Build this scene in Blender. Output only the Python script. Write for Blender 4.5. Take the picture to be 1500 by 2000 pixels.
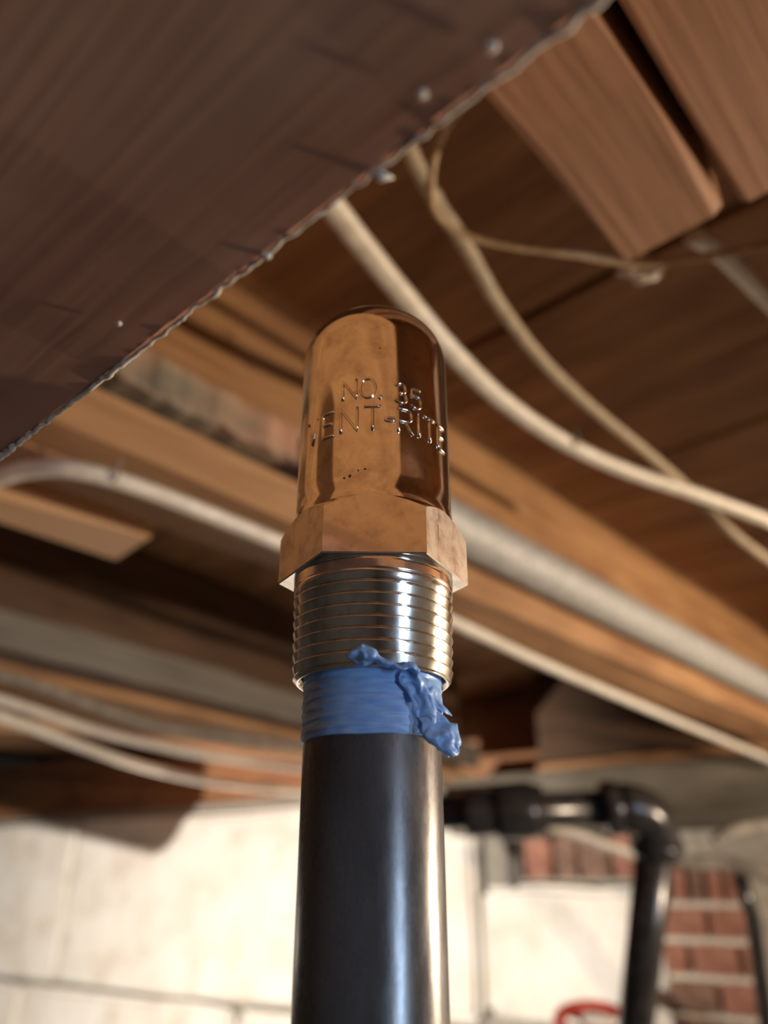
import bpy, bmesh, math, random
from mathutils import Vector, Matrix, noise
random.seed(7)
for o in list(bpy.data.objects): bpy.data.objects.remove(o, do_unlink=True)
C = bpy.context.scene.collection
PI = math.pi

# ------------------------------------------------------------------ camera
ZC = 1.75                      # lens height above the cellar floor
PITCH = math.radians(26.0)
cd = bpy.data.cameras.new('camera'); cam = bpy.data.objects.new('camera', cd); C.objects.link(cam)
cam.location = (0, 0, ZC); cam.rotation_euler = (PI/2 + PITCH, 0, 0)
cd.sensor_fit = 'HORIZONTAL'; cd.sensor_width = 36; cd.lens = 36
cd.clip_start = 0.004; cd.clip_end = 50
cd.dof.use_dof = True; cd.dof.focus_distance = 0.121; cd.dof.aperture_fstop = 15.0
bpy.context.scene.camera = cam

# ------------------------------------------------------------------ world, lights, exposure
w = bpy.data.worlds.new('world'); bpy.context.scene.world = w; w.use_nodes = True
w.node_tree.nodes['Background'].inputs[0].default_value = (0.5, 0.42, 0.35, 1)
w.node_tree.nodes['Background'].inputs[1].default_value = 0.02
vs = bpy.context.scene.view_settings
vs.view_transform = 'Standard'; vs.look = 'None'; vs.gamma = 1; vs.exposure = 0.0
vs.use_curve_mapping = False
LAMP_A = Vector((1.03, 0.475, ZC - 0.015))      # bare bulb hanging in the next bay, right of the frame
LAMP_B = Vector((-1.10, 0.90, ZC - 0.30))     # clamp lamp left of the frame, facing the white wall
LAMP_B_AIM = LAMP_B + Vector((.42, .90, .05))
def point(name, loc, power, col, rad):
    l = bpy.data.lights.new(name, 'POINT'); l.energy = power; l.color = col; l.shadow_soft_size = rad
    o = bpy.data.objects.new(name, l); o.location = loc; C.objects.link(o); return o
point('bulb_light', LAMP_A, 44, (1, .79, .56), .016)
sl = bpy.data.lights.new('clamp_lamp_light', 'SPOT'); sl.energy = 145; sl.color = (1, .90, .77); sl.shadow_soft_size = .008
sl.spot_size = math.radians(92); sl.spot_blend = .4
so = bpy.data.objects.new('clamp_lamp_light', sl); so.location = LAMP_B; C.objects.link(so)
so.rotation_euler = (LAMP_B_AIM-LAMP_B).to_track_quat('-Z', 'Y').to_euler()

# ------------------------------------------------------------------ picture rays -> places
SP, CP = math.sin(PITCH), math.cos(PITCH)
def ray(px, py):
    dx = (px-750)/1500; dy = (1000-py)/1500
    return Vector((dx, CP - dy*SP, SP + dy*CP))
def at_h(px, py, h):
    r = ray(px, py); r = r*(h/r.z); return Vector((r.x, r.y, ZC+h))
def at_d(px, py, d):
    r = ray(px, py)*d; return Vector((r.x, r.y, ZC+r.z))
th = math.radians(42.0)
A = Vector((math.sin(th), math.cos(th), 0))          # joists run this way
B = Vector((-math.cos(th), math.sin(th), 0))         # girder and floor boards run this way
N = -B                                               # across the joists, towards the lamp
def ABz(a, n, z): return A*a + N*n + Vector((0, 0, ZC+z))
def at_n(px, py, c):
    r = ray(px, py); r = r*(c/(r.dot(N))); return Vector((r.x, r.y, ZC+r.z))

# ------------------------------------------------------------------ materials
def mat(name):
    m = bpy.data.materials.new(name); m.use_nodes = True
    nt = m.node_tree; return m, nt, nt.nodes['Principled BSDF']
def nd(nt, t, **kw):
    n = nt.nodes.new(t)
    for k, v in kw.items(): setattr(n, k, v)
    return n
def coords(nt, scale=(1,1,1)):
    tc = nd(nt, 'ShaderNodeTexCoord'); mp = nd(nt, 'ShaderNodeMapping'); mp.inputs['Scale'].default_value = scale
    nt.links.new(tc.outputs['Object'], mp.inputs[0]); return mp.outputs[0]
def noise_tex(nt, vec, scale, detail=4, rough=.55):
    n = nd(nt, 'ShaderNodeTexNoise'); n.inputs['Scale'].default_value = scale; n.inputs['Detail'].default_value = detail
    n.inputs['Roughness'].default_value = rough
    nt.links.new(vec, n.inputs['Vector']); return n.outputs['Fac']
def ramp(nt, fac, stops):
    r = nd(nt, 'ShaderNodeValToRGB'); e = r.color_ramp.elements
    while len(e) < len(stops): e.new(.5)
    for q, (p, c) in zip(e, stops): q.position = p; q.color = (*c, 1)
    nt.links.new(fac, r.inputs[0]); return r.outputs[0]
def bump(nt, b, h, strength, dist):
    n = nd(nt, 'ShaderNodeBump'); n.inputs['Strength'].default_value = strength; n.inputs['Distance'].default_value = dist
    nt.links.new(h, n.inputs['Height']); nt.links.new(n.outputs[0], b.inputs['Normal'])
def mixc(nt, fac, a, b, mode='MIX'):
    n = nd(nt, 'ShaderNodeMix', data_type='RGBA', blend_type=mode)
    if isinstance(fac, float): n.inputs[0].default_value = fac
    else: nt.links.new(fac, n.inputs[0])
    for i, v in ((6, a), (7, b)):
        if isinstance(v, tuple): n.inputs[i].default_value = (*v, 1)
        else: nt.links.new(v, n.inputs[i])
    return n.outputs[2]
def wood(name, dark, light, stain=None, fine=260, rough=.75):
    m, nt, b = mat(name)
    g = noise_tex(nt, coords(nt, (.05, 1, 1)), fine, 5, .6)
    c = ramp(nt, g, [(.32, dark), (.68, light)])
    if stain:
        s = noise_tex(nt, coords(nt, (.35, 1, 1)), 14, 3, .6)
        f = ramp(nt, s, [(.48, (0,0,0)), (.72, (1,1,1))])
        c = mixc(nt, f, c, stain)
    nt.links.new(c, b.inputs['Base Color']); b.inputs['Roughness'].default_value = rough
    bump(nt, b, g, .35, .002); return m
def plain(name, c1, c2, scale=60, rough=.6, metallic=0., bstr=.15, bd=.001, lo=.35, hi=.65):
    m, nt, b = mat(name)
    f = noise_tex(nt, coords(nt), scale, 4)
    nt.links.new(ramp(nt, f, [(lo, c1), (hi, c2)]), b.inputs['Base Color'])
    b.inputs['Roughness'].default_value = rough; b.inputs['Metallic'].default_value = metallic
    if bstr: bump(nt, b, f, bstr, bd)
    return m
M = {}
M['girder'] = wood('old_dark_wood', (.25, .105, .07), (.40, .20, .135), (.45, .29, .225), 35, .8)
M['joist'] = wood('joist_wood', (.28, .135, .056), (.47, .26, .118), (.25, .115, .05), 120)
M['joist_brown'] = wood('joist_wood_brown', (.27, .115, .05), (.43, .21, .10), (.22, .10, .05), 120)
M['shaded_brown'] = wood('shaded_brown_wood', (.065, .032, .016), (.13, .068, .036), (.045, .022, .013), 90)  # dark tone puts the shade of the unlit joist bay into the wood
M['plank'] = wood('joist_wood_red', (.27, .125, .062), (.45, .235, .125), (.38, .2, .115), 190)
M['board'] = wood('board_wood', (.24, .115, .05), (.46, .25, .12), (.19, .085, .04), 60)
M['weathered'] = wood('weathered_wood', (.16, .14, .105), (.36, .29, .20), (.50, .26, .16), 90)
M['greyboard'] = wood('grey_wood', (.11, .095, .08), (.24, .21, .175), (.17, .135, .105), 90)
M['freshboard'] = wood('fresh_cut_wood', (.62, .38, .22), (.80, .53, .33), None, 120)
M['cable'] = plain('cable_white', (.62, .55, .46), (.80, .74, .66), 90, .45)
M['cable_beige'] = plain('cable_beige', (.30, .23, .15), (.46, .36, .24), 120, .6)
M['cable_grey'] = plain('cable_grey', (.16, .14, .12), (.34, .30, .25), 70, .65)
M['string'] = plain('string_tan', (.38, .26, .15), (.52, .38, .23), 200, .8)
M['lint'] = plain('lint', (.62, .54, .46), (.84, .77, .68), 300, .95)
M['galv'] = plain('galvanised_steel', (.30, .29, .275), (.46, .45, .43), 160, .62, .25, .1)
M['blackiron'] = plain('black_iron', (.030, .028, .029), (.06, .057, .058), 60, .24, .45, .12)
M['steelpipe'] = None
M['plaster'] = None
M['brick'] = plain('brick_red', (.27, .115, .08), (.43, .215, .155), 45, .9, 0, .5, .004)
M['brick_dark'] = plain('brick_dark', (.13, .08, .062), (.28, .165, .12), 45, .9, 0, .5, .004)
M['mortar'] = plain('mortar', (.58, .54, .47), (.74, .70, .62), 80, .95, 0, .5, .003)
M['joint'] = plain('grey_joint', (.26, .24, .21), (.40, .37, .32), 60, .95, 0, .5, .003)
M['red'] = plain('red_paint', (.48, .045, .03), (.60, .07, .05), 40, .4)
M['tagwhite'] = plain('white_tag', (.70, .68, .64), (.80, .78, .74), 40, .6)
M['concrete'] = plain('floor_concrete', (.10, .095, .09), (.19, .18, .17), 6, .85)
M['cellar'] = plain('grey_cellar_wall', (.16, .15, .14), (.28, .265, .245), 8, .9, 0, .5, .006)
M['sill'] = wood('sill_wood', (.07, .06, .045), (.16, .14, .105), (.22, .19, .15), 60)
M['dark'] = plain('dark_gap', (.03, .02, .014), (.06, .04, .026), 20, .9)
M['bulbmetal'] = plain('socket_brass', (.5, .38, .2), (.6, .46, .25), 40, .35, 1)
M['blackplastic'] = plain('black_plastic', (.02, .02, .02), (.04, .04, .04), 40, .5)

def steel_pipe_mat():
    m, nt, b = mat('black_steel_pipe')
    f = noise_tex(nt, coords(nt, (1, 1, .25)), 420, 5, .7)
    g = noise_tex(nt, coords(nt, (1, 1, .4)), 90, 4, .6)
    c = ramp(nt, g, [(.35, (.12, .118, .122)), (.7, (.22, .216, .222))])
    nt.links.new(c, b.inputs['Base Color'])
    nt.links.new(ramp(nt, f, [(.3, (.20,)*3), (.75, (.38,)*3)]), b.inputs['Roughness'])
    b.inputs['Metallic'].default_value = .5; b.inputs['Specular IOR Level'].default_value = .7
    bump(nt, b, f, .12, .0003); return m
M['steelpipe'] = steel_pipe_mat()
def plaster_mat():
    m, nt, b = mat('whitewashed_masonry')
    f = noise_tex(nt, coords(nt), 9, 6, .6)
    c = ramp(nt, f, [(.32, (.66, .59, .50)), (.46, (.77, .73, .67)), (.62, (.83, .80, .76))])
    s = noise_tex(nt, coords(nt, (1, 1, .5)), 26, 4, .65)
    c = mixc(nt, ramp(nt, s, [(.60, (0,0,0)), (.75, (.55,.55,.55))]), c, (.50, .45, .39))
    nt.links.new(c, b.inputs['Base Color']); b.inputs['Roughness'].default_value = .9
    bump(nt, b, s, .6, .006); return m
M['plaster'] = plaster_mat()
def nickel(name, rough, tarnish):
    m, nt, b = mat(name)
    b.inputs['Metallic'].default_value = 1
    v = coords(nt)
    f = noise_tex(nt, v, 260, 5, .65)
    c = ramp(nt, f, [(.30, (.56, .51, .45)), (.55, (.80, .76, .70))])
    g = noise_tex(nt, v, 900, 3, .7)
    d = ramp(nt, g, [(.66, (0,0,0)), (.76, (tarnish,)*3)])
    c = mixc(nt, d, c, (.22, .17, .13))
    nt.links.new(c, b.inputs['Base Color'])
    nt.links.new(ramp(nt, f, [(.35, (rough*1.8,)*3), (.65, (rough,)*3)]), b.inputs['Roughness'])
    bump(nt, b, noise_tex(nt, v, 140, 2, .5), .035, .001)
    return m
M['nickel'] = nickel('polished_nickel', .075, .25)
M['nickel_hex'] = nickel('nickel_hex', .09, .3)
M['nickel_brushed'] = nickel('brushed_nickel', .28, .35)
M['nickel_thread'] = nickel('nickel_thread', .13, .2)
def tape_mat():
    m, nt, b = mat('blue_thread_tape')
    f = noise_tex(nt, coords(nt, (1, 1, 6)), 260, 4, .6)
    c = ramp(nt, f, [(.3, (.21, .43, .93)), (.7, (.38, .62, 1.0))])
    nt.links.new(c, b.inputs['Base Color']); b.inputs['Roughness'].default_value = .38
    b.inputs['Subsurface Weight'].default_value = .12; b.inputs['Subsurface Radius'].default_value = (.0006, .001, .002)
    b.inputs['Subsurface Scale'].default_value = .5
    bump(nt, b, f, .2, .0005); return m
M['tape'] = tape_mat()
M['stain'] = plain('brown_stain', (.06, .03, .015), (.10, .05, .03), 900, .5)

# ------------------------------------------------------------------ mesh helpers
def obj(name, bm, m, parent=None, smooth=False, matrix=None):
    me = bpy.data.meshes.new(name); bmesh.ops.recalc_face_normals(bm, faces=bm.faces); bm.to_mesh(me); bm.free()
    if m: me.materials.append(m)
    if smooth:
        for p in me.polygons: p.use_smooth = True
    o = bpy.data.objects.new(name, me); C.objects.link(o)
    if matrix is not None: o.matrix_world = matrix
    if parent:
        o.parent = parent
        if matrix is not None: o.matrix_parent_inverse = parent.matrix_basis.inverted()
    return o
def tag(o, label, cat, group=None):
    o['label'] = label; o['category'] = cat
    if group: o['group'] = group
    return o
def thing(name, label, cat, loc=(0,0,0), group=None):
    o = bpy.data.objects.new(name, None); o.location = loc; o.empty_display_size = .02; C.objects.link(o)
    return tag(o, label, cat, group)
def put(o, t):              # parent a mesh that was built in world coordinates
    o.parent = t; o.matrix_parent_inverse = t.matrix_basis.inverted(); return o
def grid_faces(bm, rows, closed_u=False, closed_v=False):
    n = len(rows); m = len(rows[0])
    for i in range(n if closed_v else n-1):
        for j in range(m if closed_u else m-1):
            a, b, c, d = rows[i][j], rows[i][(j+1) % m], rows[(i+1) % n][(j+1) % m], rows[(i+1) % n][j]
            if len({a, b, c, d}) == 4: bm.faces.new((a, b, c, d))
def rough_box(L, W, H, seg=24, amp=.0015, bev=.002, seed=0, fr=14):
    """board: length L on x, width W on y, height H on z, chamfered and slightly uneven along its length"""
    bm = bmesh.new(); rows = []
    prof = [(-W/2+bev, -H/2), (W/2-bev, -H/2), (W/2, -H/2+bev), (W/2, H/2-bev), (W/2-bev, H/2), (-W/2+bev, H/2), (-W/2, H/2-bev), (-W/2, -H/2+bev)]
    for i in range(seg+1):
        x = -L/2 + L*i/seg; r = []
        for k, (y, z) in enumerate(prof):
            d = noise.noise(Vector((x*fr, k//2*3.1+seed, seed*1.7)))*amp
            e = noise.noise(Vector((x*fr, k//2*3.1+seed+50, seed*1.7)))*amp
            r.append(bm.verts.new((x, y+d, z+e)))
        rows.append(r)
    grid_faces(bm, rows, closed_u=True)
    bm.faces.new(rows[0]); bm.faces.new(rows[-1]); return bm
def frame_x(direction, loc):
    d = direction.normalized(); z = Vector((0,0,1)); y = z.cross(d).normalized(); z = d.cross(y)
    m = Matrix((d, y, z)).transposed().to_4x4(); m.translation = loc; return m
def beam_AN(name, a0, a1, n0, n1, z0, z1, m, parent=None, along='A', **kw):
    """board along the joists (A) or along the girder (B), given by its limits in the house grid"""
    c = ABz((a0+a1)/2, (n0+n1)/2, (z0+z1)/2)
    if along == 'A': return obj(name, rough_box(a1-a0, abs(n1-n0), z1-z0, **kw), m, parent, matrix=frame_x(A, c))
    return obj(name, rough_box(abs(n1-n0), a1-a0, z1-z0, **kw), m, parent, matrix=frame_x(N, c))
def spline(pts, k=8):
    p = [pts[0]*2-pts[1]] + list(pts) + [pts[-1]*2-pts[-2]]; out = []
    for i in range(1, len(p)-2):
        for j in range(k):
            t = j/k; a, b, c, d = p[i-1], p[i], p[i+1], p[i+2]
            out.append(.5*((2*b)+(c-a)*t+(2*a-5*b+4*c-d)*t*t+(3*b-a-3*c+d)*t**3))
    out.append(pts[-1].copy()); return out
def tube(bm, pts, rad, ns=12, flat=1.0, up=Vector((0,0,1)), cap=True, rn=None):
    rows = []; n = len(pts)
    for i, p in enumerate(pts):
        t = (pts[min(i+1, n-1)]-pts[max(i-1, 0)]).normalized()
        s = t.cross(up)
        if s.length < 1e-4: s = t.cross(Vector((0,1,0)))
        s.normalize(); q = s.cross(t)
        r = rad(i/(n-1)) if callable(rad) else rad
        row = []
        for k in range(ns):
            a = 2*PI*k/ns
            v = p + s*math.cos(a)*r + q*math.sin(a)*r*flat
            if rn: v += noise.noise_vector(v*rn[0])*rn[1]
            row.append(bm.verts.new(v))
        rows.append(row)
    grid_faces(bm, rows, closed_u=True)
    if cap: bm.faces.new(rows[0]); bm.faces.new(rows[-1])
    return rows
def lathe(bm, prof, ns=96, cx=0, cy=0, z0=0):
    rows = []
    for r, z in prof:
        if r < 1e-7:
            v = bm.verts.new((cx, cy, z0+z)); rows.append([v]*ns)
        else: rows.append([bm.verts.new((cx+r*math.cos(2*PI*k/ns), cy+r*math.sin(2*PI*k/ns), z0+z)) for k in range(ns)])
    for i in range(len(rows)-1):
        for j in range(ns):
            q = []
            for v in (rows[i][j], rows[i][(j+1) % ns], rows[i+1][(j+1) % ns], rows[i+1][j]):
                if v not in q: q.append(v)
            if len(q) > 2: bm.faces.new(q)
    return rows
def slab(name, pts, thick, m, parent=None):
    """board whose underside is the given polygon; local x follows its first edge"""
    c = sum(pts, Vector())/len(pts); mw = frame_x((pts[1]-pts[0]), c); inv = mw.inverted()
    bm = bmesh.new(); lo = [bm.verts.new(inv @ p) for p in pts]; hi = [bm.verts.new(inv @ (p+Vector((0,0,thick)))) for p in pts]
    bm.faces.new(lo); bm.faces.new(hi)
    for i in range(len(pts)): bm.faces.new((lo[i], lo[(i+1) % len(pts)], hi[(i+1) % len(pts)], hi[i]))
    bmesh.ops.bevel(bm, geom=list(bm.edges), offset=.0015, segments=1, affect='EDGES')
    return obj(name, bm, m, parent, matrix=mw)
def lump(bm, c, r, seed=0, sub=2, amp=.5, sc=(1,1,1)):
    res = bmesh.ops.create_icosphere(bm, subdivisions=sub, radius=1)
    for v in res['verts']:
        d = 1 + amp*noise.noise(v.co*1.6+Vector((seed, seed*2, 0)))
        v.co = Vector((v.co.x*sc[0], v.co.y*sc[1], v.co.z*sc[2]))*d*r + c

# ================================================================== the setting
H1, HS = .225, .43            # joist undersides and floor-board undersides above the lens
def structure(o): o['kind'] = 'structure'; return o
# floor
bm = bmesh.new(); bmesh.ops.create_cube(bm, size=1, matrix=Matrix.Translation((-.5, 0, -.05)) @ Matrix.Diagonal((9.5, 8.5, .1, 1)))
structure(obj('floor', bm, M['concrete']))
# far wall, its direction and grid
wa = math.radians(55); WR = Vector((math.sin(wa), -math.cos(wa), 0)); WN = Vector((math.cos(wa), math.sin(wa), 0)); WD = 1.66
def wall_uv(px, py, off=0.):
    r = ray(px, py); r = r*((WD-off)/r.dot(WN)); return r.dot(WR), r.z
def wall_matrix(u, z, off=0.):
    m = Matrix((WR, WN, Vector((0,0,1)))).transposed().to_4x4(); m.translation = WR*u + WN*(WD+off) + Vector((0,0,ZC+z)); return m
def wbox(name, u0, u1, z0, z1, d0, d1, m, parent=None, bev=.006, amp=0., seed=0):
    bm = bmesh.new(); bmesh.ops.create_cube(bm, size=1)
    for v in bm.verts: v.co = Vector((v.co.x*(u1-u0), v.co.y*(d1-d0), v.co.z*(z1-z0)))
    if bev: bmesh.ops.bevel(bm, geom=list(bm.edges), offset=bev, segments=2, affect='EDGES')
    if amp:
        bmesh.ops.subdivide_edges(bm, edges=[e for e in bm.edges if e.calc_length() > .05], cuts=5, use_grid_fill=True)
        for v in bm.verts: v.co += noise.noise_vector(v.co*6+Vector((seed*3.3, seed, 0)))*amp
    return obj(name, bm, m, parent, smooth=False, matrix=wall_matrix((u0+u1)/2, (z0+z1)/2, (d0+d1)/2))
WTOP = .222
wall = structure(wbox('wall_back', -3.6, 2.2, -ZC, WTOP, .05, .25, M['joint'], bev=0))
# large whitewashed blocks on it
uA = wall_uv(148, 1620)[0]; uB = wall_uv(935, 1850)[0]; zJ = wall_uv(300, 1945)[1]; uC = wall_uv(455, 1980)[0]
uP0, zP1 = wall_uv(962, 1722)
uE = wall_uv(1300, 1900)[0]
g = .009
seed = 0
top = WTOP
def block(u0, u1, z0, z1, dz=0.):
    global seed; seed += 1
    wbox('block', u0+g, u1-g, z0+g, z1-g, dz, .06, M['plaster'], wall, .014, .009, seed)
block(uA-1.0, uA, zJ, top-.02); block(uA-2.1, uA-1.0, zJ, top-.02); block(uA, uB, zJ, top-.02, .004)
block(uB, uE+.02, zJ+.02, zP1+.0, -.006)
bw = uB-uA
for k in range(-4, 4):
    block(uC+(k-1)*bw*.62, uC+k*bw*.62, zJ-.42, zJ)
for k in range(-4, 4): block(uC+(k-.6)*bw*.62, uC+(k+.4)*bw*.62, zJ-.84, zJ-.42)
# block that stands up beside the brick row
uq = wall_uv(955, 1660)[0]
# row of bricks on edge above the parged part
un, zt = wall_uv(975, 1652); ue, zb = wall_uv(1310, 1725)
k = 0; u = un
while u < uE+.02:
    wd = (.052, .066, .058, .07)[k % 4]
    wbox('brick', u+.004, u+wd-.004, zP1+.006, zP1+.085, .004+.004*(k % 3), .08, M['brick_dark'] if k in (0, 2, 3, 5) else M['brick'], wall, .004)
    u += wd; k += 1
# brick pier
u0 = wall_uv(1296, 1900, .05)[0]; u1 = wall_uv(1478, 1900, .05)[0]
ztop = wall_uv(1390, 1690, .05)[1]; zc = [wall_uv(1390, y, .05)[1] for y in (1768, 1838, 1911, 1989)]
ph = (zc[0]-zc[3])/3
pier = structure(wbox('wall_pier', u0+.006, u1-.006, -ZC, ztop-.004, -.035, .09, M['mortar'], bev=0))
nb = 5; bwid = (u1-u0)/nb
for k in range(nb): wbox('brick', u0+k*bwid+.003, u0+(k+1)*bwid-.003, zc[0]+.005, ztop, -.05, .0, (M['brick_dark'], M['brick'], M['brick_dark'], M['brick'], M['brick'])[k], pier, .004)
for r in range(5):
    zt_ = zc[0]-r*ph-.005; zb_ = zt_-ph+.011
    cuts = [u0, u0+(u1-u0)*(.56, .30, .56, .30, .56)[r], u0+(u1-u0)*(1., .84, 1., .84, 1.)[r], u1]
    for a, b in zip(cuts, cuts[1:]):
        if b-a > .01: wbox('brick', a+.004, b-.004, zb_, zt_, -.05, .0, random.choice((M['brick'], M['brick'], M['brick_dark'])) if r else M['brick'], pier, .004)
sbm = wbox('sill_beam', uB-.02, 2.0, max(ztop, zP1+.088)+.004, WTOP-.004, -.075, .045, M['sill'], bev=.004, amp=.004, seed=77)
tag(sbm, 'dark grey sill beam lying on the bricks behind the black elbow', 'beam')
# other walls (out of the picture, seen in the metal)
def plain_wall(name, p0, p1, z1=HS):
    d = p1-p0; L = d.length; mw = frame_x(d, (p0+p1)/2+Vector((0,0,(ZC+z1)/2)))
    bm = bmesh.new(); bmesh.ops.create_cube(bm, size=1, matrix=Matrix.Diagonal((L, .2, ZC+z1, 1)))
    return structure(obj(name, bm, M['cellar'], matrix=mw))
c1 = WR*2.2+WN*WD; c0 = WR*-3.6+WN*WD; c2 = WR*2.2-WN*2.6; c3 = WR*-3.6-WN*2.6
plain_wall('wall_right', c1+WR*.1, c2+WR*.1); plain_wall('wall_left', c0-WR*.1, c3-WR*.1)
wf = plain_wall('wall_front', c3-WN*.1, c2-WN*.1)
# cellar window in the front wall: cool daylight
wm, nt, b = mat('daylight_pane'); b.inputs['Base Color'].default_value = (.7, .8, .9, 1)
b.inputs['Emission Color'].default_value = (.55, .75, 1, 1); b.inputs['Emission Strength'].default_value = 30
wdir = Vector((math.sin(math.radians(46)), -math.cos(math.radians(46)), 0)); t = 2.2/wdir.dot(WR); wp = wdir*t
def front_box(name, u, z, W, H, D, off, m, parent=None):
    bm = bmesh.new(); bmesh.ops.create_cube(bm, size=1, matrix=Matrix.Diagonal((W, D, H, 1)))
    mw = Matrix((WN, -WR, Vector((0,0,1)))).transposed().to_4x4(); mw.translation = WN*(wp.dot(WN)+u)+WR*(2.2-off)+Vector((0,0,ZC+z))
    return obj(name, bm, m, parent, matrix=mw)
win = structure(front_box('window_1', 0, -.22, .40, .62, .02, .012, M['greyboard']))
for du in (-.09, .09): front_box('pane', du, -.22, .16, .54, .01, .026, wm, win)
for du in (-.19, 0, .19): front_box('mullion', du, -.22, .02, .62, .03, .03, M['greyboard'], win)
# floor boards overhead: a slab with the boards as pieces
bm = bmesh.new(); bmesh.ops.create_cube(bm, size=1, matrix=Matrix.Diagonal((6.4, 6.4, .04, 1)))
ceil = structure(obj('ceiling', bm, M['dark'], matrix=frame_x(N, ABz(0, 0, HS+.045))))
bwid = .2947; a0 = .4547
for k in range(-8, 7):
    lo = a0+k*bwid; gap = .005 if k else .008
    beam_AN('board', lo+gap, lo+bwid-.001, -2.8, 2.8, HS, HS+.022, M['board'], ceil, along='B', seg=30, amp=.002, seed=k+20, fr=5)

# ================================================================== girder, joists and boards
g_ = beam_AN('girder', -.15, .0406, -2.3, 2.05, .065, H1-.002, M['girder'], along='B', seg=600, amp=.0004, bev=.0012, seed=3, fr=70)
tag(g_, 'dark rough wooden girder close overhead, its dusty edge crossing above the valve', 'beam')
fb = beam_AN('reflection_board', .0412, .0432, -1.2, 1.6, .0695, .2225, M['joist'], along='B', seg=60, amp=.0002, bev=.0005, seed=4)  # added tan sheet, hidden from view, for the orange reflection in the valve
tag(fb, 'thin tan board added out of view on the girder to colour the valve reflections', 'board')
def joist(a0, a1, n0, n1, m, label, z0=H1, z1=HS-.002, **kw):
    o = beam_AN('floor_joist', a0, a1, n0, n1, z0, z1, m, **kw); return tag(o, label, 'joist')
joist(-.6, .237, -.084, -.045, M['plank'], 'reddish joist with square cut end, beside the narrow dark gap above the girder', seg=60, amp=.0018, seed=5)
joist(-.6, .240, -.0385, .004, M['plank'], 'wide-grained joist paired with the square cut one across a narrow gap', seg=60, amp=.0012, seed=9)
joist(-.6, 1.66, -.440, -.398, M['joist'], 'tan joist carrying the grey pipe and the weathered lath', seg=60, amp=.002, seed=12)
joist(.262, 1.9, -.015, .026, M['joist'], 'tan joist in line with the paired joists, on the bulb side of the grey pipe', seg=20, seed=19)
joist(-.6, .9, .20, .24, M['joist'], 'tan joist between the bare bulb and the paired joists', seg=20, seed=23)
joist(-.6, 2.0, .60, .64, M['joist'], 'tan joist two bays from the grey pipe, near the bare bulb', seg=20, seed=21)
led = beam_AN('ledger_board', -.6, 1.66, -.398, -.364, H1, .2570, M['joist'], seg=60, amp=.0015, seed=31)
led2 = tag(led, 'orange ledger board nailed along the bottom of the tan joist', 'board')
lath = beam_AN('wooden_lath', -.3, at_n(640, 900, -.37).dot(A), -.3975, -.362, .2690, .2975, M['weathered'], seg=90, amp=.004, seed=33, fr=60)
tag(lath, 'weathered peeling lath above the dark slot of the tan joist', 'lath')
Q0 = at_h(0, 1262, .24); Q1 = at_h(600, 1412, .24); QD = (Q1-Q0).normalized(); QS = Vector((-QD.y, QD.x, 0))    # QS points to the wall side
def skew_beam(name, o0, o1, z0, z1, l0, l1, m, **kw):
    c = Q0 + QD*((l0+l1)/2) + QS*((o0+o1)/2); c.z = ZC+(z0+z1)/2
    return obj(name, rough_box(l1-l0, o1-o0, z1-z0, **kw), m, matrix=frame_x(QD, c))
LQ = (Q1-Q0).length
tag(skew_beam('weathered_board', 0, .024, .238, .284, -.5, LQ+.60, M['greyboard'], seg=60, amp=.003, seed=35), 'long grey weathered board on the side of the shade-darkened joist', 'board')
tag(skew_beam('floor_joist', .026, .15, H1+.003, HS-.002, -.5, LQ+.56, M['shaded_brown'], seg=40, seed=15), 'joist coloured dark brown for shade, behind the long grey weathered board', 'joist')
tag(skew_beam('lit_joist_underside', .010, .15, H1-.012, H1+.001, -.22, LQ+.56, M['joist'], seg=40, seed=16), 'orange board added as the lit underside of the shade-darkened joist', 'board')  # added piece, its orange stands for the lit bottom of the joist
tag(skew_beam('floor_joist', .158, .27, H1, HS-.002, -.5, LQ+.50, M['joist_brown'], seg=40, seed=17), 'brown joist above the white masonry wall, behind two sagging white cables', 'joist')
hd = beam_AN('header', 1.50, 1.54, -.90, -.443, H1+.010, HS-.002, M['shaded_brown'], along='B', seg=20, amp=.002, seed=41)
bt = beam_AN('strip', 1.485, 1.54, -.90, -.443, H1-.006, H1+.008, M['joist'], along='B', seg=20, amp=.0015, seed=42)  # tan piece added for the lit bottom face of the header
tag(bt, 'narrow tan batten added as the lit underside of the shade-darkened header', 'strip')
tag(hd, 'header coloured dark brown for shade, closing the joist bay above the black iron pipe', 'header')
rj = structure(wbox('trim_1', -3.5, 2.15, WTOP+.004, HS-.006, .08, .12, M['joist_brown'], bev=.002))
sb = slab('scrap_board', [at_h(-60, 955, .232), at_h(295, 1052, .232), at_h(228, 1096, .232), at_h(-60, 1003, .232)], .018, M['freshboard'])
tag(sb, 'short tan scrap board with a slanted cut end beyond the cream cable', 'board')

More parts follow.
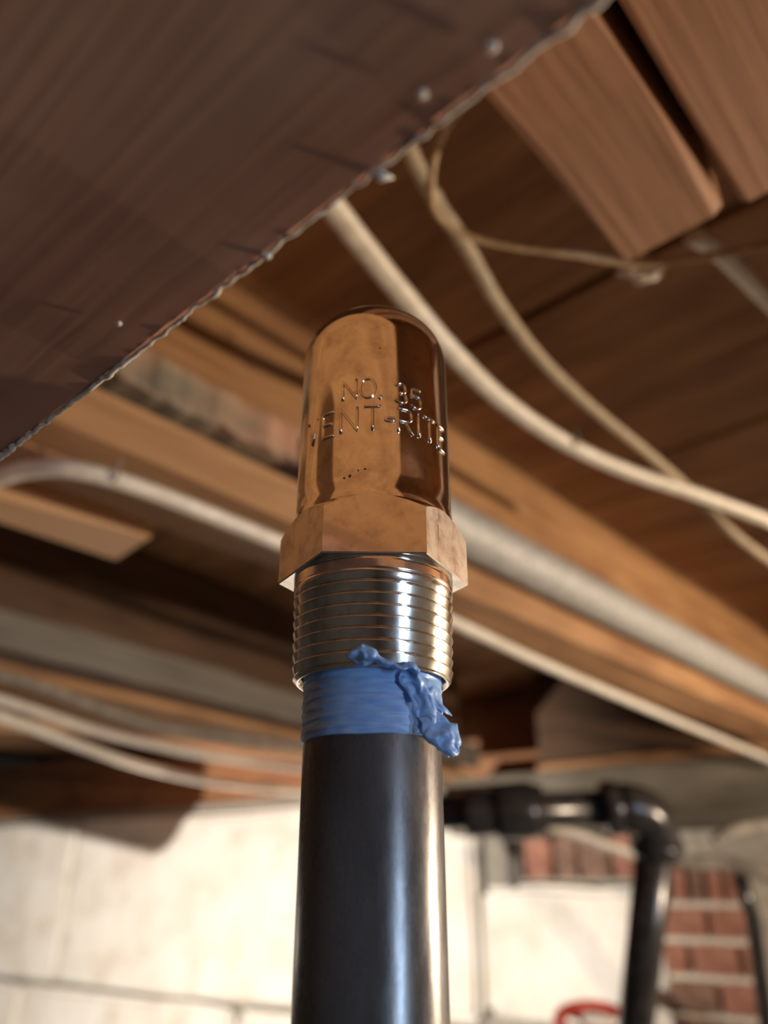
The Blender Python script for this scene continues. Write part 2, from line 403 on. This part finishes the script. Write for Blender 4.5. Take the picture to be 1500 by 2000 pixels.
# dust and web on the girder edge
bm = bmesh.new(); rnd = random.Random(3)
def dr(t): n = -.18+.34*t; return .00022+.00075*max(0, noise.noise(Vector((n*38, 4, 0)))+.12)+.00025*abs(noise.noise(Vector((n*260, 1, 0))))
tube(bm, [ABz(.0402+.0004*noise.noise(Vector((i*.35, 2, 0))), -.18+.34*i/700, .0652+.0003*noise.noise(Vector((i*.3, 8, 0)))) for i in range(701)], dr, 8, .7, rn=(500, .0002))
for (px, py, r) in ((745, 345, .0005), (520, 500, .0004)):
    lump(bm, at_h(px-170 if px > 800 else px, py, .0648), r, px, 2, .9, (1.6, 1, .7))
dust = obj('edge_dust', bm, M['lint'], g_, True, matrix=Matrix.Identity(4)); dust.matrix_parent_inverse = g_.matrix_basis.inverted(); dust['kind'] = 'stuff'
dust['label'] = 'pale dust and web along the girder edge'
for (px, py, r) in ((825, 185, .0005), (960, 95, .0006), (232, 632, .0004)):
    bm = bmesh.new(); p = at_h(px, py, .0645); lump(bm, Vector(), r, px, 2, .6, (1, 1, .5))
    o = obj('dust_fleck', bm, M['lint'], g_, matrix=Matrix.Translation(p)); o.matrix_parent_inverse = g_.matrix_basis.inverted()

# ================================================================== pipes
ex = thing('grey_pipe', 'grey galvanised pipe running along the tan joist', 'pipe', at_n(760, 980, -.342))
s0 = at_n(700, 945, -.341).dot(A); pz = .2665
bm = bmesh.new(); tube(bm, [ABz(s0+(1.75-s0)*i/20, -.341, pz) for i in range(21)], .0205, 32); put(obj('pipe_run', bm, M['galv'], None, True), ex)
bm = bmesh.new(); tube(bm, [ABz(s0-.004, -.341, pz), ABz(s0+.034, -.341, pz)], .0228, 32); put(obj('end_cap', bm, M['galv'], None, False), ex)

bp = thing('black_iron_pipe', 'black iron steam pipe with union and elbow turning down before the wall', 'pipe', at_d(1230, 2050, 1.06))
dE = 1.02
pL = at_d(640, 1593, 1.10); pE0 = at_d(1195, 1578, dE); pC = at_d(1283, 1572, dE); pE1 = at_d(1282, 1645, dE); pB = at_d(1205, 2330, 1.12)
R0 = .0245
bm = bmesh.new(); tube(bm, [pL, pE0], R0*.93, 28); put(obj('horizontal_run', bm, M['blackiron'], None, True), bp)
bm = bmesh.new(); tube(bm, [pE1, pB], R0, 28); put(obj('drop_pipe', bm, M['blackiron'], None, True), bp)
bm = bmesh.new()
arc = []
d0 = (pC-pE0).normalized(); d1 = (pE1-pC).normalized(); rr = min((pC-pE0).length, (pE1-pC).length)
for i in range(13):
    t = i/12; arc.append((pC-d0*rr)*(1-t)**2 + pC*2*t*(1-t)*.92+ (pC-d0*rr*.3+d1*rr*.3)*2*t*(1-t)*.08 + (pC+d1*rr)*t*t)
tube(bm, arc, R0*1.26, 28, up=d0.cross(d1)); eb = put(obj('elbow', bm, M['blackiron'], None, True), bp)
def collar(p, d, r, w):
    bm = bmesh.new(); n = 8; pts = [p+d*(i/n-.5)*w for i in range(n+1)]
    tube(bm, pts, lambda t: r*(.93+.07*math.sin(PI*t)**.4), 28); return put(obj('collar', bm, M['blackiron'], None, True), bp)
collar(pE0-d0*.002, d0, R0*1.42, .02); collar(pE1+d1*.004, d1, R0*1.42, .02)
hx = at_d(1005, 1584, 1.05)
collar(hx, d0, R0*1.55, .055); collar(hx-d0*.045, d0, R0*1.25, .05); collar(hx+d0*.03, d0, R0*1.35, .018)
bm = bmesh.new(); tube(bm, [at_d(985, 1600, 1.06), at_d(1000, 1650, 1.08), at_d(1003, 1720, 1.14)], .012, 16); put(obj('drain_stub', bm, M['blackiron'], None, True), bp)

# second dark pipe by the pier
dp = tag(obj('thin_dark_pipe', (lambda bm: (tube(bm, [at_d(1445, 1712, 1.2), at_d(1470, 1790, 1.2), at_d(1498, 2000, 1.2), at_d(1525, 2250, 1.2)], .012, 16), bm)[1])(bmesh.new()), M['blackiron'], None, True),
         'thin dark pipe standing against the edge of the brick pier', 'pipe')
bm = bmesh.new(); tube(bm, spline([at_d(1250, 1660, 1.25), at_d(1330, 1682, 1.22), at_d(1420, 1688, 1.2), at_d(1470, 1700, 1.18), at_d(1560, 1720, 1.15)]), .011, 12)
tag(obj('cable', bm, M['cable_grey'], None, True), 'grey cable sagging over the top of the brick pier', 'cable')
bm = bmesh.new(); tube(bm, spline([at_d(1395, 1645, 1.14), at_d(1440, 1620, 1.14), at_d(1540, 1605, 1.14)]), .009, 12)
tag(obj('cable', bm, M['cable_grey'], None, True), 'short dark cable bend under the sill plank beside the elbow', 'cable')

# red handwheel low by the wall
rv = thing('valve_handwheel', 'red round valve handwheel with a white centre, low before the white wall', 'valve handle', at_d(1165, 2040, 1.3))
cw = at_d(1165, 2000, 1.3)
bm = bmesh.new(); ringp = [cw+Vector((math.cos(a)*.062, math.sin(a)*.055, math.sin(a)*.018)) for a in [2*PI*i/48 for i in range(49)]]
tube(bm, ringp, .011, 12, cap=False); put(obj('rim', bm, M['red'], None, True), rv)
for k in range(4):
    a = PI/4+k*PI/2; bm = bmesh.new(); tube(bm, [cw, cw+Vector((math.cos(a)*.062, math.sin(a)*.055, math.sin(a)*.018))], .006, 10); put(obj('spoke', bm, M['red'], None, True), rv)
bm = bmesh.new(); lump(bm, cw+Vector((0, 0, .004)), .028, 2, 2, .2, (1, 1, .5)); put(obj('hub_plate', bm, M['tagwhite'], None, True), rv)
bm = bmesh.new(); tube(bm, [cw, cw-Vector((0, 0, .12))], .008, 12); put(obj('stem', bm, M['galv'], None, True), rv)
bm = bmesh.new(); tube(bm, [cw-Vector((0, 0, .10)), cw-Vector((0, 0, 1.4))], .017, 16); put(obj('standpipe', bm, M['galv'], None, True), rv)

# ================================================================== cables
def cable(pts, r, m, label, flat=1., name='cable', group=None, k=8, rn=None):
    bm = bmesh.new(); tube(bm, spline(pts, k), r, 14, flat, rn=rn); return tag(obj(name, bm, m, None, True), label, 'cable' if name == 'cable' else name.split('_')[-1], group)
def staple(parent, p, along, r=.008):
    bm = bmesh.new(); s = along.cross(Vector((0,0,1))).normalized()
    tube(bm, [p+s*r+Vector((0,0,.009)), p+s*r-Vector((0,0,.003)), p-s*r-Vector((0,0,.003)), p-s*r+Vector((0,0,.009))], .0011, 8)
    put(obj('staple', bm, M['cable_grey'], None), parent)
hA = .285
wp_ = [at_h(600, 330, hA), at_h(655, 410, hA), at_h(725, 500, hA), at_h(800, 592, hA), at_h(880, 685, hA), at_h(985, 785, hA), at_h(1110, 868, hA), at_h(1230, 922, hA), at_h(1360, 965, hA), at_h(1510, 1020, hA)]
ca = cable(wp_, .0064, M['cable'], 'thick white cable sweeping down past the valve dome', .75)
staple(ca, wp_[6], wp_[7]-wp_[6])
hB = .296
cb = cable([at_h(790, 270, hB), at_h(825, 345, hB), at_h(870, 420, hB), at_h(915, 490, hB), at_h(975, 595, hB), at_h(1060, 705, hB), at_h(1160, 800, hB), at_h(1270, 890, hB), at_h(1360, 970, hB), at_h(1430, 1040, .275), at_h(1530, 1115, .27)], .0042, M['cable_beige'], 'beige cable looping beside the thick white cable and crossing over it', .8)
cable([at_h(935, 175, .266), at_h(880, 235, .266), at_h(850, 300, .266), at_h(842, 370, .266), at_h(852, 415, .266), at_h(900, 455, .266), at_h(985, 478, .266), at_h(1110, 495, .266), at_h(1250, 515, .266), at_h(1380, 500, .266), at_h(1520, 476, .266)], .0018, M['string'], 'thin tan string hanging in a long curve under the floor boards', name='string')
cable([at_h(1352, 458, .285), at_h(1400, 487, .285), at_h(1450, 535, .285), at_h(1540, 625, .285)], .0052, M['cable'], 'short white cable coming out by the cut joist end', .8)
ce_ = [at_h(-90, 965, .205), at_h(0, 931, .208), at_h(60, 917, .21), at_h(130, 916, .21), at_h(215, 934, .211), at_h(320, 970, .212), at_h(430, 1013, .213), at_h(550, 1062, .213), at_h(700, 1128, .214), at_h(880, 1212, .213), at_h(1080, 1305, .208), at_h(1290, 1395, .200), at_h(1500, 1482, .188), at_h(1540, 1500, .186)]
ce = cable(ce_, .0058, M['cable'], 'long cream cable along the bottom of the ledger board', .85)
for i in (4,): staple(ce, ce_[i], ce_[i+1]-ce_[i])
cable([at_h(-60, 957, .30), at_h(60, 968, .30), at_h(180, 981, .30), at_h(300, 989, .30), at_h(420, 985, .32)], .0036, M['cable_grey'], 'thin grey wire above the tan scrap board', 1.)
cable([at_h(-60, 1348, .205), at_h(60, 1384, .205), at_h(180, 1425, .205), at_h(290, 1453, .205), at_h(430, 1480, .2), at_h(600, 1502, .2), at_h(760, 1520, .2)], .0075, M['cable'], 'upper of two white cables sagging in front of the brown joist', .9)
cable([at_h(-60, 1378, .195), at_h(60, 1420, .195), at_h(180, 1465, .195), at_h(300, 1503, .19), at_h(430, 1530, .186), at_h(600, 1548, .184), at_h(760, 1560, .184)], .0085, M['cable'], 'lower of two white cables, hanging above the white masonry', .9)
cable([at_h(-40, 1310, .200), at_h(80, 1340, .2), at_h(200, 1385, .2), at_h(330, 1425, .2), at_h(450, 1440, .2), at_h(620, 1465, .2)], .0055, M['cable_grey'], 'dull brown cable under the orange joist underside', .9)
cable([at_d(870, 1605, 1.25), at_d(930, 1618, 1.25), at_d(985, 1632, 1.25)], .014, M['cable'], 'stub of white cable behind the black iron union', .6)
cable([at_d(1065, 1615, 1.25), at_d(1130, 1632, 1.25), at_d(1200, 1658, 1.25), at_d(1260, 1675, 1.25)], .014, M['cable'], 'white cable slanting down behind the black iron elbow', .6)
cable([at_d(868, 1548, 1.2), at_d(920, 1545, 1.2), at_d(985, 1540, 1.2), at_d(1060, 1548, 1.2)], .012, M['cable_beige'], 'pale cable lying over the black iron union', .7)
bm = bmesh.new(); lump(bm, Vector(), .0065, 4, 3, .9, (1.5, 1, .8))
tag(obj('lint_clump', bm, M['lint'], None, False, Matrix.Translation(at_h(1262, 526, .272))), 'small pale clump of lint caught on the tan string', 'lint')

# ================================================================== steel riser, tape, valve
PX, PY = -.0018, .122
def hgt(y, dist): return dist*math.tan(PITCH+math.atan((1000-y)/1500))
rz = thing('riser_pipe', 'dark steel riser pipe standing upright under the vent valve', 'pipe', (PX, PY, 0))
bm = bmesh.new(); lathe(bm, [(0, 0), (.01063, 0), (.01063, ZC+.0215), (.0100, ZC+.036), (0, ZC+.036)], 96)
put(obj('pipe_shaft', bm, M['steelpipe'], None, False, Matrix.Translation((PX, PY, 0))), rz)
for p in rz.children[0].data.polygons: p.use_smooth = True
# tape wrap
tp = thing('thread_tape', 'bright blue thread tape wound on the riser with a crumpled loose end', 'tape', (PX, PY, ZC+.0195))
bm = bmesh.new(); rows = []; NT = 160; NZ = 60
for i in range(NZ+1):
    t = i/NZ; row = []
    for k in range(NT):
        a = 2*PI*k/NT
        z = .0195+.0007*noise.noise(Vector((math.cos(a)*2, math.sin(a)*2, 3)))*(1-t) + t*.0125
        ph_ = ((z-.0195)/.00155 - a/(2*PI)) % 1.0
        r = .01085 + .00022*(1-ph_)**1.5 + .00012*noise.noise(Vector((math.cos(a)*4, math.sin(a)*4, z*900))) - .0003*max(0, t-.8)
        row.append(bm.verts.new((PX+r*math.cos(a), PY+r*math.sin(a), ZC+z)))
    rows.append(row)
inner = [[bm.verts.new((PX+.0104*math.cos(2*PI*k/NT), PY+.0104*math.sin(2*PI*k/NT), ZC+zz)) for k in range(NT)] for zz in (.032, .0195)]
grid_faces(bm, rows+inner, closed_u=True, closed_v=True)
put(obj('tape_wrap', bm, M['tape'], None, True), tp)
def cyl(px, py, R):
    d = ray(px, py); a = d.x*d.x+d.y*d.y; b = -2*(d.x*PX+d.y*PY); c = PX*PX+PY*PY-R*R; q = b*b-4*a*c
    t = (-b-math.sqrt(q))/(2*a) if q > 0 else -b/(2*a)
    return Vector((d.x*t, d.y*t, ZC+d.z*t))
def crumple(name, rows, amp, fr, seed, thick=.00012, sub=7):
    """a sheet through rows of (px, py, radius from the riser axis), wrinkled"""
    P = [[cyl(*p) for p in r] for r in rows]; n = max(len(r) for r in P)
    R_ = [spline(r, sub) if len(r) > 1 else r for r in P]
    cols = [spline([r[j] for r in R_], sub) for j in range(len(R_[0]))]
    bm = bmesh.new(); g2 = []
    for i in range(len(cols[0])):
        row = []
        for j in range(len(cols)):
            v = cols[j][i]; q = v*fr+Vector((seed*7.1, seed*3, 0))
            rid = noise.noise(q); rid = (1-abs(rid)*2)
            v = v + Vector((noise.noise(q*1.3+Vector((9,0,0))), -abs(noise.noise(q*2)), noise.noise(q+Vector((0,5,0)))))*amp + Vector((0, -1, 0))*rid*amp*.5
            row.append(bm.verts.new(v))
        g2.append(row)
    grid_faces(bm, g2)
    o = obj(name, bm, M['tape'], None, True); put(o, tp)
    s = o.modifiers.new('thickness', 'SOLIDIFY'); s.thickness = thick; s.offset = 0
    return o
crumple('torn_flap', [[(688, 1268, .0130), (708, 1262, .0138), (722, 1266, .0137), (748, 1281, .0134), (778, 1297, .0132), (806, 1296, .0134), (818, 1310, .0133)],
                      [(676, 1282, .0134), (704, 1276, .0142), (722, 1283, .0140), (748, 1294, .0138), (780, 1304, .0137), (803, 1305, .0138), (817, 1318, .0136)],
                      [(698, 1301, .0119), (712, 1297, .0124), (727, 1302, .0118), (750, 1303, .0117), (780, 1306, .0118), (804, 1314, .0121), (813, 1328, .0122)]], .0006, 520, 1)
crumple('loose_fold', [[(782, 1316, .0114), (800, 1314, .0122), (816, 1322, .0125), (838, 1330, .0120)],
                       [(780, 1332, .0113), (803, 1334, .0117), (823, 1340, .0127), (846, 1350, .0123)],
                       [(795, 1362, .0113), (815, 1366, .0119), (836, 1366, .0128), (855, 1376, .0126)],
                       [(806, 1396, .0113), (824, 1398, .0121), (842, 1398, .0129), (866, 1400, .0131)],
                       [(808, 1432, .0113), (826, 1436, .0121), (846, 1436, .0130), (872, 1434, .0136)]], .0009, 420, 2)
crumple('loose_fold', [[(812, 1310, .0118), (842, 1330, .0122), (858, 1345, .0120)],
                       [(826, 1340, .0122), (850, 1362, .0128), (866, 1376, .0130)],
                       [(838, 1372, .0124), (862, 1388, .0134), (882, 1398, .0138)]], .0005, 480, 3)
crumple('crumpled_end', [[(822, 1405, .0122), (846, 1398, .0128), (868, 1402, .0136), (886, 1420, .0142)],
                         [(826, 1432, .0122), (850, 1430, .0136), (876, 1430, .0144), (900, 1446, .0150)],
                         [(838, 1452, .0124), (858, 1458, .0138), (878, 1460, .0148), (896, 1466, .0150)],
                         [(852, 1458, .0126), (866, 1472, .0136), (882, 1480, .0146), (892, 1476, .0146)]], .0009, 430, 4)
crumple('crumpled_end', [[(834, 1412, .0118), (850, 1418, .0124), (868, 1424, .0136)],
                         [(842, 1440, .0120), (860, 1448, .0128), (884, 1452, .0140)],
                         [(858, 1464, .0122), (872, 1474, .0132), (886, 1470, .0138)]], .0011, 520, 6)

vt = thing('air_vent_valve', 'shiny nickel steam air vent valve with domed top and stamped lettering', 'valve', (PX, PY, ZC+.029))
HB, HT = .0458, .0560; AP = .0139
# body with domed top
prof = [(.0128, HT-.003), (.01372, HT-.0012), (.01372, HT+.0014), (.0136, HT+.0018)]
prof += [(.0136, HT+.0018+(.0902-HT-.0018)*i/12) for i in range(1, 13)]
rd = .0093
prof += [(.0136-rd+rd*math.cos(a), .0902+rd*math.sin(a)) for a in [PI/2*i/20 for i in range(1, 20)]]
prof += [(.0136-rd+.0, .0902+rd), (.0022, .0902+rd+.0003), (0, .0902+rd+.00035)]
bm = bmesh.new(); lathe(bm, [(r, z) for r, z in prof], 160, PX, PY, ZC); body = put(obj('domed_body', bm, M['nickel'], None, True), vt)
# hexagonal collar with a turned chamfer on top
bm = bmesh.new(); off = math.radians(-90+1.5); NS = 14; rb, rt, rtop, rin, rbi = [], [], [], [], []
for f in range(6):
    for k in range(NS):
        loc_ = -PI/6 + PI/3*k/NS; a = off + f*PI/3 + loc_; r = AP/math.cos(loc_)
        ca_, sa_ = math.cos(a), math.sin(a)
        def V(rr_, z): return bm.verts.new((PX+rr_*ca_, PY+rr_*sa_, ZC+z))
        rb.append(V(r, HB+.0002)); rbi.append(V(r-.0002, HB)); rt.append(V(r, HT-(r-AP)*.98-.0001)); rtop.append(V(AP-.0002, HT)); rin.append(V(.0125, HT))
inn = [bm.verts.new((PX+.0122*math.cos(off-PI/6+2*PI*k/(6*NS)), PY+.0122*math.sin(off-PI/6+2*PI*k/(6*NS)), ZC+HB)) for k in range(6*NS)]
grid_faces(bm, [inn, rbi, rb, rt, rtop, rin], closed_u=True)
hexo = put(obj('hex_collar', bm, M['nickel_hex'], None, False), vt); hexo.data.materials.append(M['nickel_brushed'])
for p in hexo.data.polygons:
    if abs(p.normal.z) < .2 and p.normal.y > -.8: p.material_index = 1
# tapered helical thread with open bore
bm = bmesh.new(); NT = 150; NZ = 230; Z0, Z1 = .0287, HB+.0004; pitch = .001814
rows = []
for zz, rr_ in ((.0345, .01115), (.0300, .01115), (.0288, .0118)):
    rows.append([bm.verts.new((PX+rr_*math.cos(2*PI*k/NT), PY+rr_*math.sin(2*PI*k/NT), ZC+zz)) for k in range(NT)])
for i in range(NZ+1):
    z = Z0+(Z1-Z0)*i/NZ; row = []
    for k in range(NT):
        a = 2*PI*k/NT
        crest = .01283+(z-Z0)*.0315
        ph_ = ((z-Z0)/pitch + a/(2*PI)) % 1.0
        # each turn: a face leaning down, then a narrow groove
        d = .00042*(1-ph_/.86) if ph_ < .86 else .00042*(ph_-.86)/.14
        if ph_ > .93 or ph_ < .05: d += .00022
        d *= min(1, max(.05, (Z1-.0022-z)/.002))   # run-out below the hex
        r = crest-d
        r = min(r, .0121+(z-Z0)*1.05)
        row.append(bm.verts.new((PX+r*math.cos(a), PY+r*math.sin(a), ZC+z)))
    rows.append(row)
grid_faces(bm, rows, closed_u=True)
put(obj('pipe_thread', bm, M['nickel_thread'], None, True), vt)
# stamped letters: single strokes lying on the shell
def arcp(cx, cy, rx, ry, a0, a1, n=14): return [(cx+rx*math.cos(math.radians(a0+(a1-a0)*i/n)), cy+ry*math.sin(math.radians(a0+(a1-a0)*i/n))) for i in range(n+1)]
GL = {'N': [[(0,0), (0,1), (.62,0), (.62,1)]],
      'O': [arcp(.33, .5, .33, .5, 0, 360, 28)],
      '.': [arcp(.08, .05, .05, .05, 0, 360, 10)],
      '3': [arcp(.27, .745, .25, .255, 150, -90, 12)+arcp(.27, .26, .29, .26, 90, -150, 14)],
      '5': [[(.5,1), (.08,1), (.04,.56)]+arcp(.25, .32, .29, .32, 125, -145, 14)],
      'V': [[(0,1), (.29,0), (.58,1)]],
      'E': [[(.5,1), (0,1), (0,0), (.52,0)], [(0,.53), (.42,.53)]],
      'T': [[(0,1), (.6,1)], [(.3,1), (.3,0)]],
      '-': [[(0,.42), (.32,.42), (.32,.54), (0,.54), (0,.42)]],
      'R': [[(0,0), (0,1), (.3,1)]+arcp(.3, .745, .24, .255, 80, -80, 8)+[(.3,.49), (0,.49)], [(.28,.49), (.56,0)]],
      'I': [[(0,0), (0,1)]]}
RB = .0136
def letter(ch, ang, zc_, h, tilt=0.):
    bm = bmesh.new(); st = GL[ch]; w_ = max(p[0] for s in st for p in s)
    for s in st:
        pts = []
        dense = []
        for p, q in zip(s, s[1:]):
            for i in range(4): dense.append((p[0]+(q[0]-p[0])*i/4, p[1]+(q[1]-p[1])*i/4))
        dense.append(s[-1])
        for x, y in dense:
            u_ = (x-w_/2)*h; v_ = (y-.5)*h + u_*tilt
            a = math.radians(-90+ang) + u_/RB
            pts.append(Vector((PX+(RB+.00004)*math.cos(a), PY+(RB+.00004)*math.sin(a), ZC+zc_+v_)))
        a = math.radians(-90+ang); nrm = Vector((math.cos(a), math.sin(a), 0))
        tube(bm, pts, .00026, 10, 1., up=nrm)
    return put(obj('raised_letter', bm, M['nickel'], None, True), vt)
for ch, an in zip('NO.35', (-17.5, -4.0, 4.6, 20.0, 32.5)): letter(ch, an, .0764-.0009*max(0, an)/33, .0039)
for ch, an in zip('VENT-RITE', (-50, -34, -17.5, -.5, 11.8, 23.5, 34.5, 45, 60)): letter(ch, an, .0703, .0047)
# small spatters on the shell
for px, py, r in ((673, 934, .00022), (684, 930, .0003), (700, 919, .00018), (713, 916, .0002), (742, 680, .00018)):
    p = cyl(px, py, RB); bm = bmesh.new(); lump(bm, Vector(), r, px, 1, .3, (1.3, .25, 1)); put(obj('spatter', bm, M['stain'], None, True, Matrix.Translation(p)), vt)
bm = bmesh.new(); tube(bm, [Vector((PX+AP*math.cos(math.radians(-30))+.0008*k*0-.0016, PY-AP*.5-.0028, ZC+z)) for k, z in ((0, .0497), (1, .0525))], .00012, 8); put(obj('tool_mark', bm, M['stain'], None, True), vt)

# ================================================================== lamps and the duct added out of view to shadow the wall
def bulb_lamp(loc, label, up):
    t = thing('bulb_lamp', label, 'lamp', loc+Vector((0, 0, .05*up)))
    bm = bmesh.new(); lathe(bm, [(0, .045*up), (.016, .045*up), (.019, .06*up), (.019, .1*up), (.012, .11*up), (0, .11*up)], 24, loc.x, loc.y, loc.z); put(obj('socket', bm, M['bulbmetal'], None, True), t)
    bm = bmesh.new(); e = loc+Vector((0, 0, .1*up)); f = Vector((loc.x, loc.y, ZC+HS)) if up > 0 else Vector((loc.x, loc.y, 0))
    tube(bm, [e, f], .004 if up > 0 else .012, 10); put(obj('cord' if up > 0 else 'stand', bm, M['blackplastic'], None, True), t)
    return t
bulb_lamp(LAMP_A, 'bare bulb lamp hanging from the floor boards on a black cord', 1)
cl = thing('clamp_lamp', 'clamp lamp with a metal reflector on a black stand before the white wall', 'lamp', Vector((LAMP_B.x, LAMP_B.y, 0)))
ax = (LAMP_B_AIM-LAMP_B).normalized()
bm = bmesh.new(); tube(bm, [LAMP_B-ax*.075+ax*.10*i/10 for i in range(11)], lambda t: .018+.085*t**.8, 32, up=Vector((1, 0, 0)), cap=False)
o = put(obj('reflector', bm, M['galv'], None, True), cl); md = o.modifiers.new('thickness', 'SOLIDIFY'); md.thickness = .002
bm = bmesh.new(); tube(bm, [LAMP_B-ax*.14, LAMP_B-ax*.045], .018, 20, up=Vector((1, 0, 0))); put(obj('socket', bm, M['blackplastic'], None, True), cl)
bm = bmesh.new(); tube(bm, [LAMP_B-ax*.12, Vector((LAMP_B.x-ax.x*.12, LAMP_B.y-ax.y*.12, 0))], .012, 12); put(obj('stand', bm, M['blackplastic'], None, True), cl)
ce2 = LAMP_B.lerp(Vector((-.70, 2.49, ZC + .25)), .4); dd = Vector((-.98, -.1, 0)).normalized()
dt = thing('capped_blocker', 'stout round duct with a domed cap added out of view between the clamp lamp and the white wall to cast a shadow', 'blocker', ce2)  # unseen round body, made up to cast the rounded wall shadow
bm = bmesh.new(); tube(bm, [ce2, ce2+dd*.7], .066, 32); put(obj('blocker_run', bm, M['galv'], None, True), dt)
bm = bmesh.new(); tube(bm, [ce2-dd*.05*math.sin(PI/2*i/8) for i in range(9)], lambda t: .066*max(.04, math.cos(PI/2*t)), 32); put(obj('end_cap', bm, M['galv'], None, True), dt)
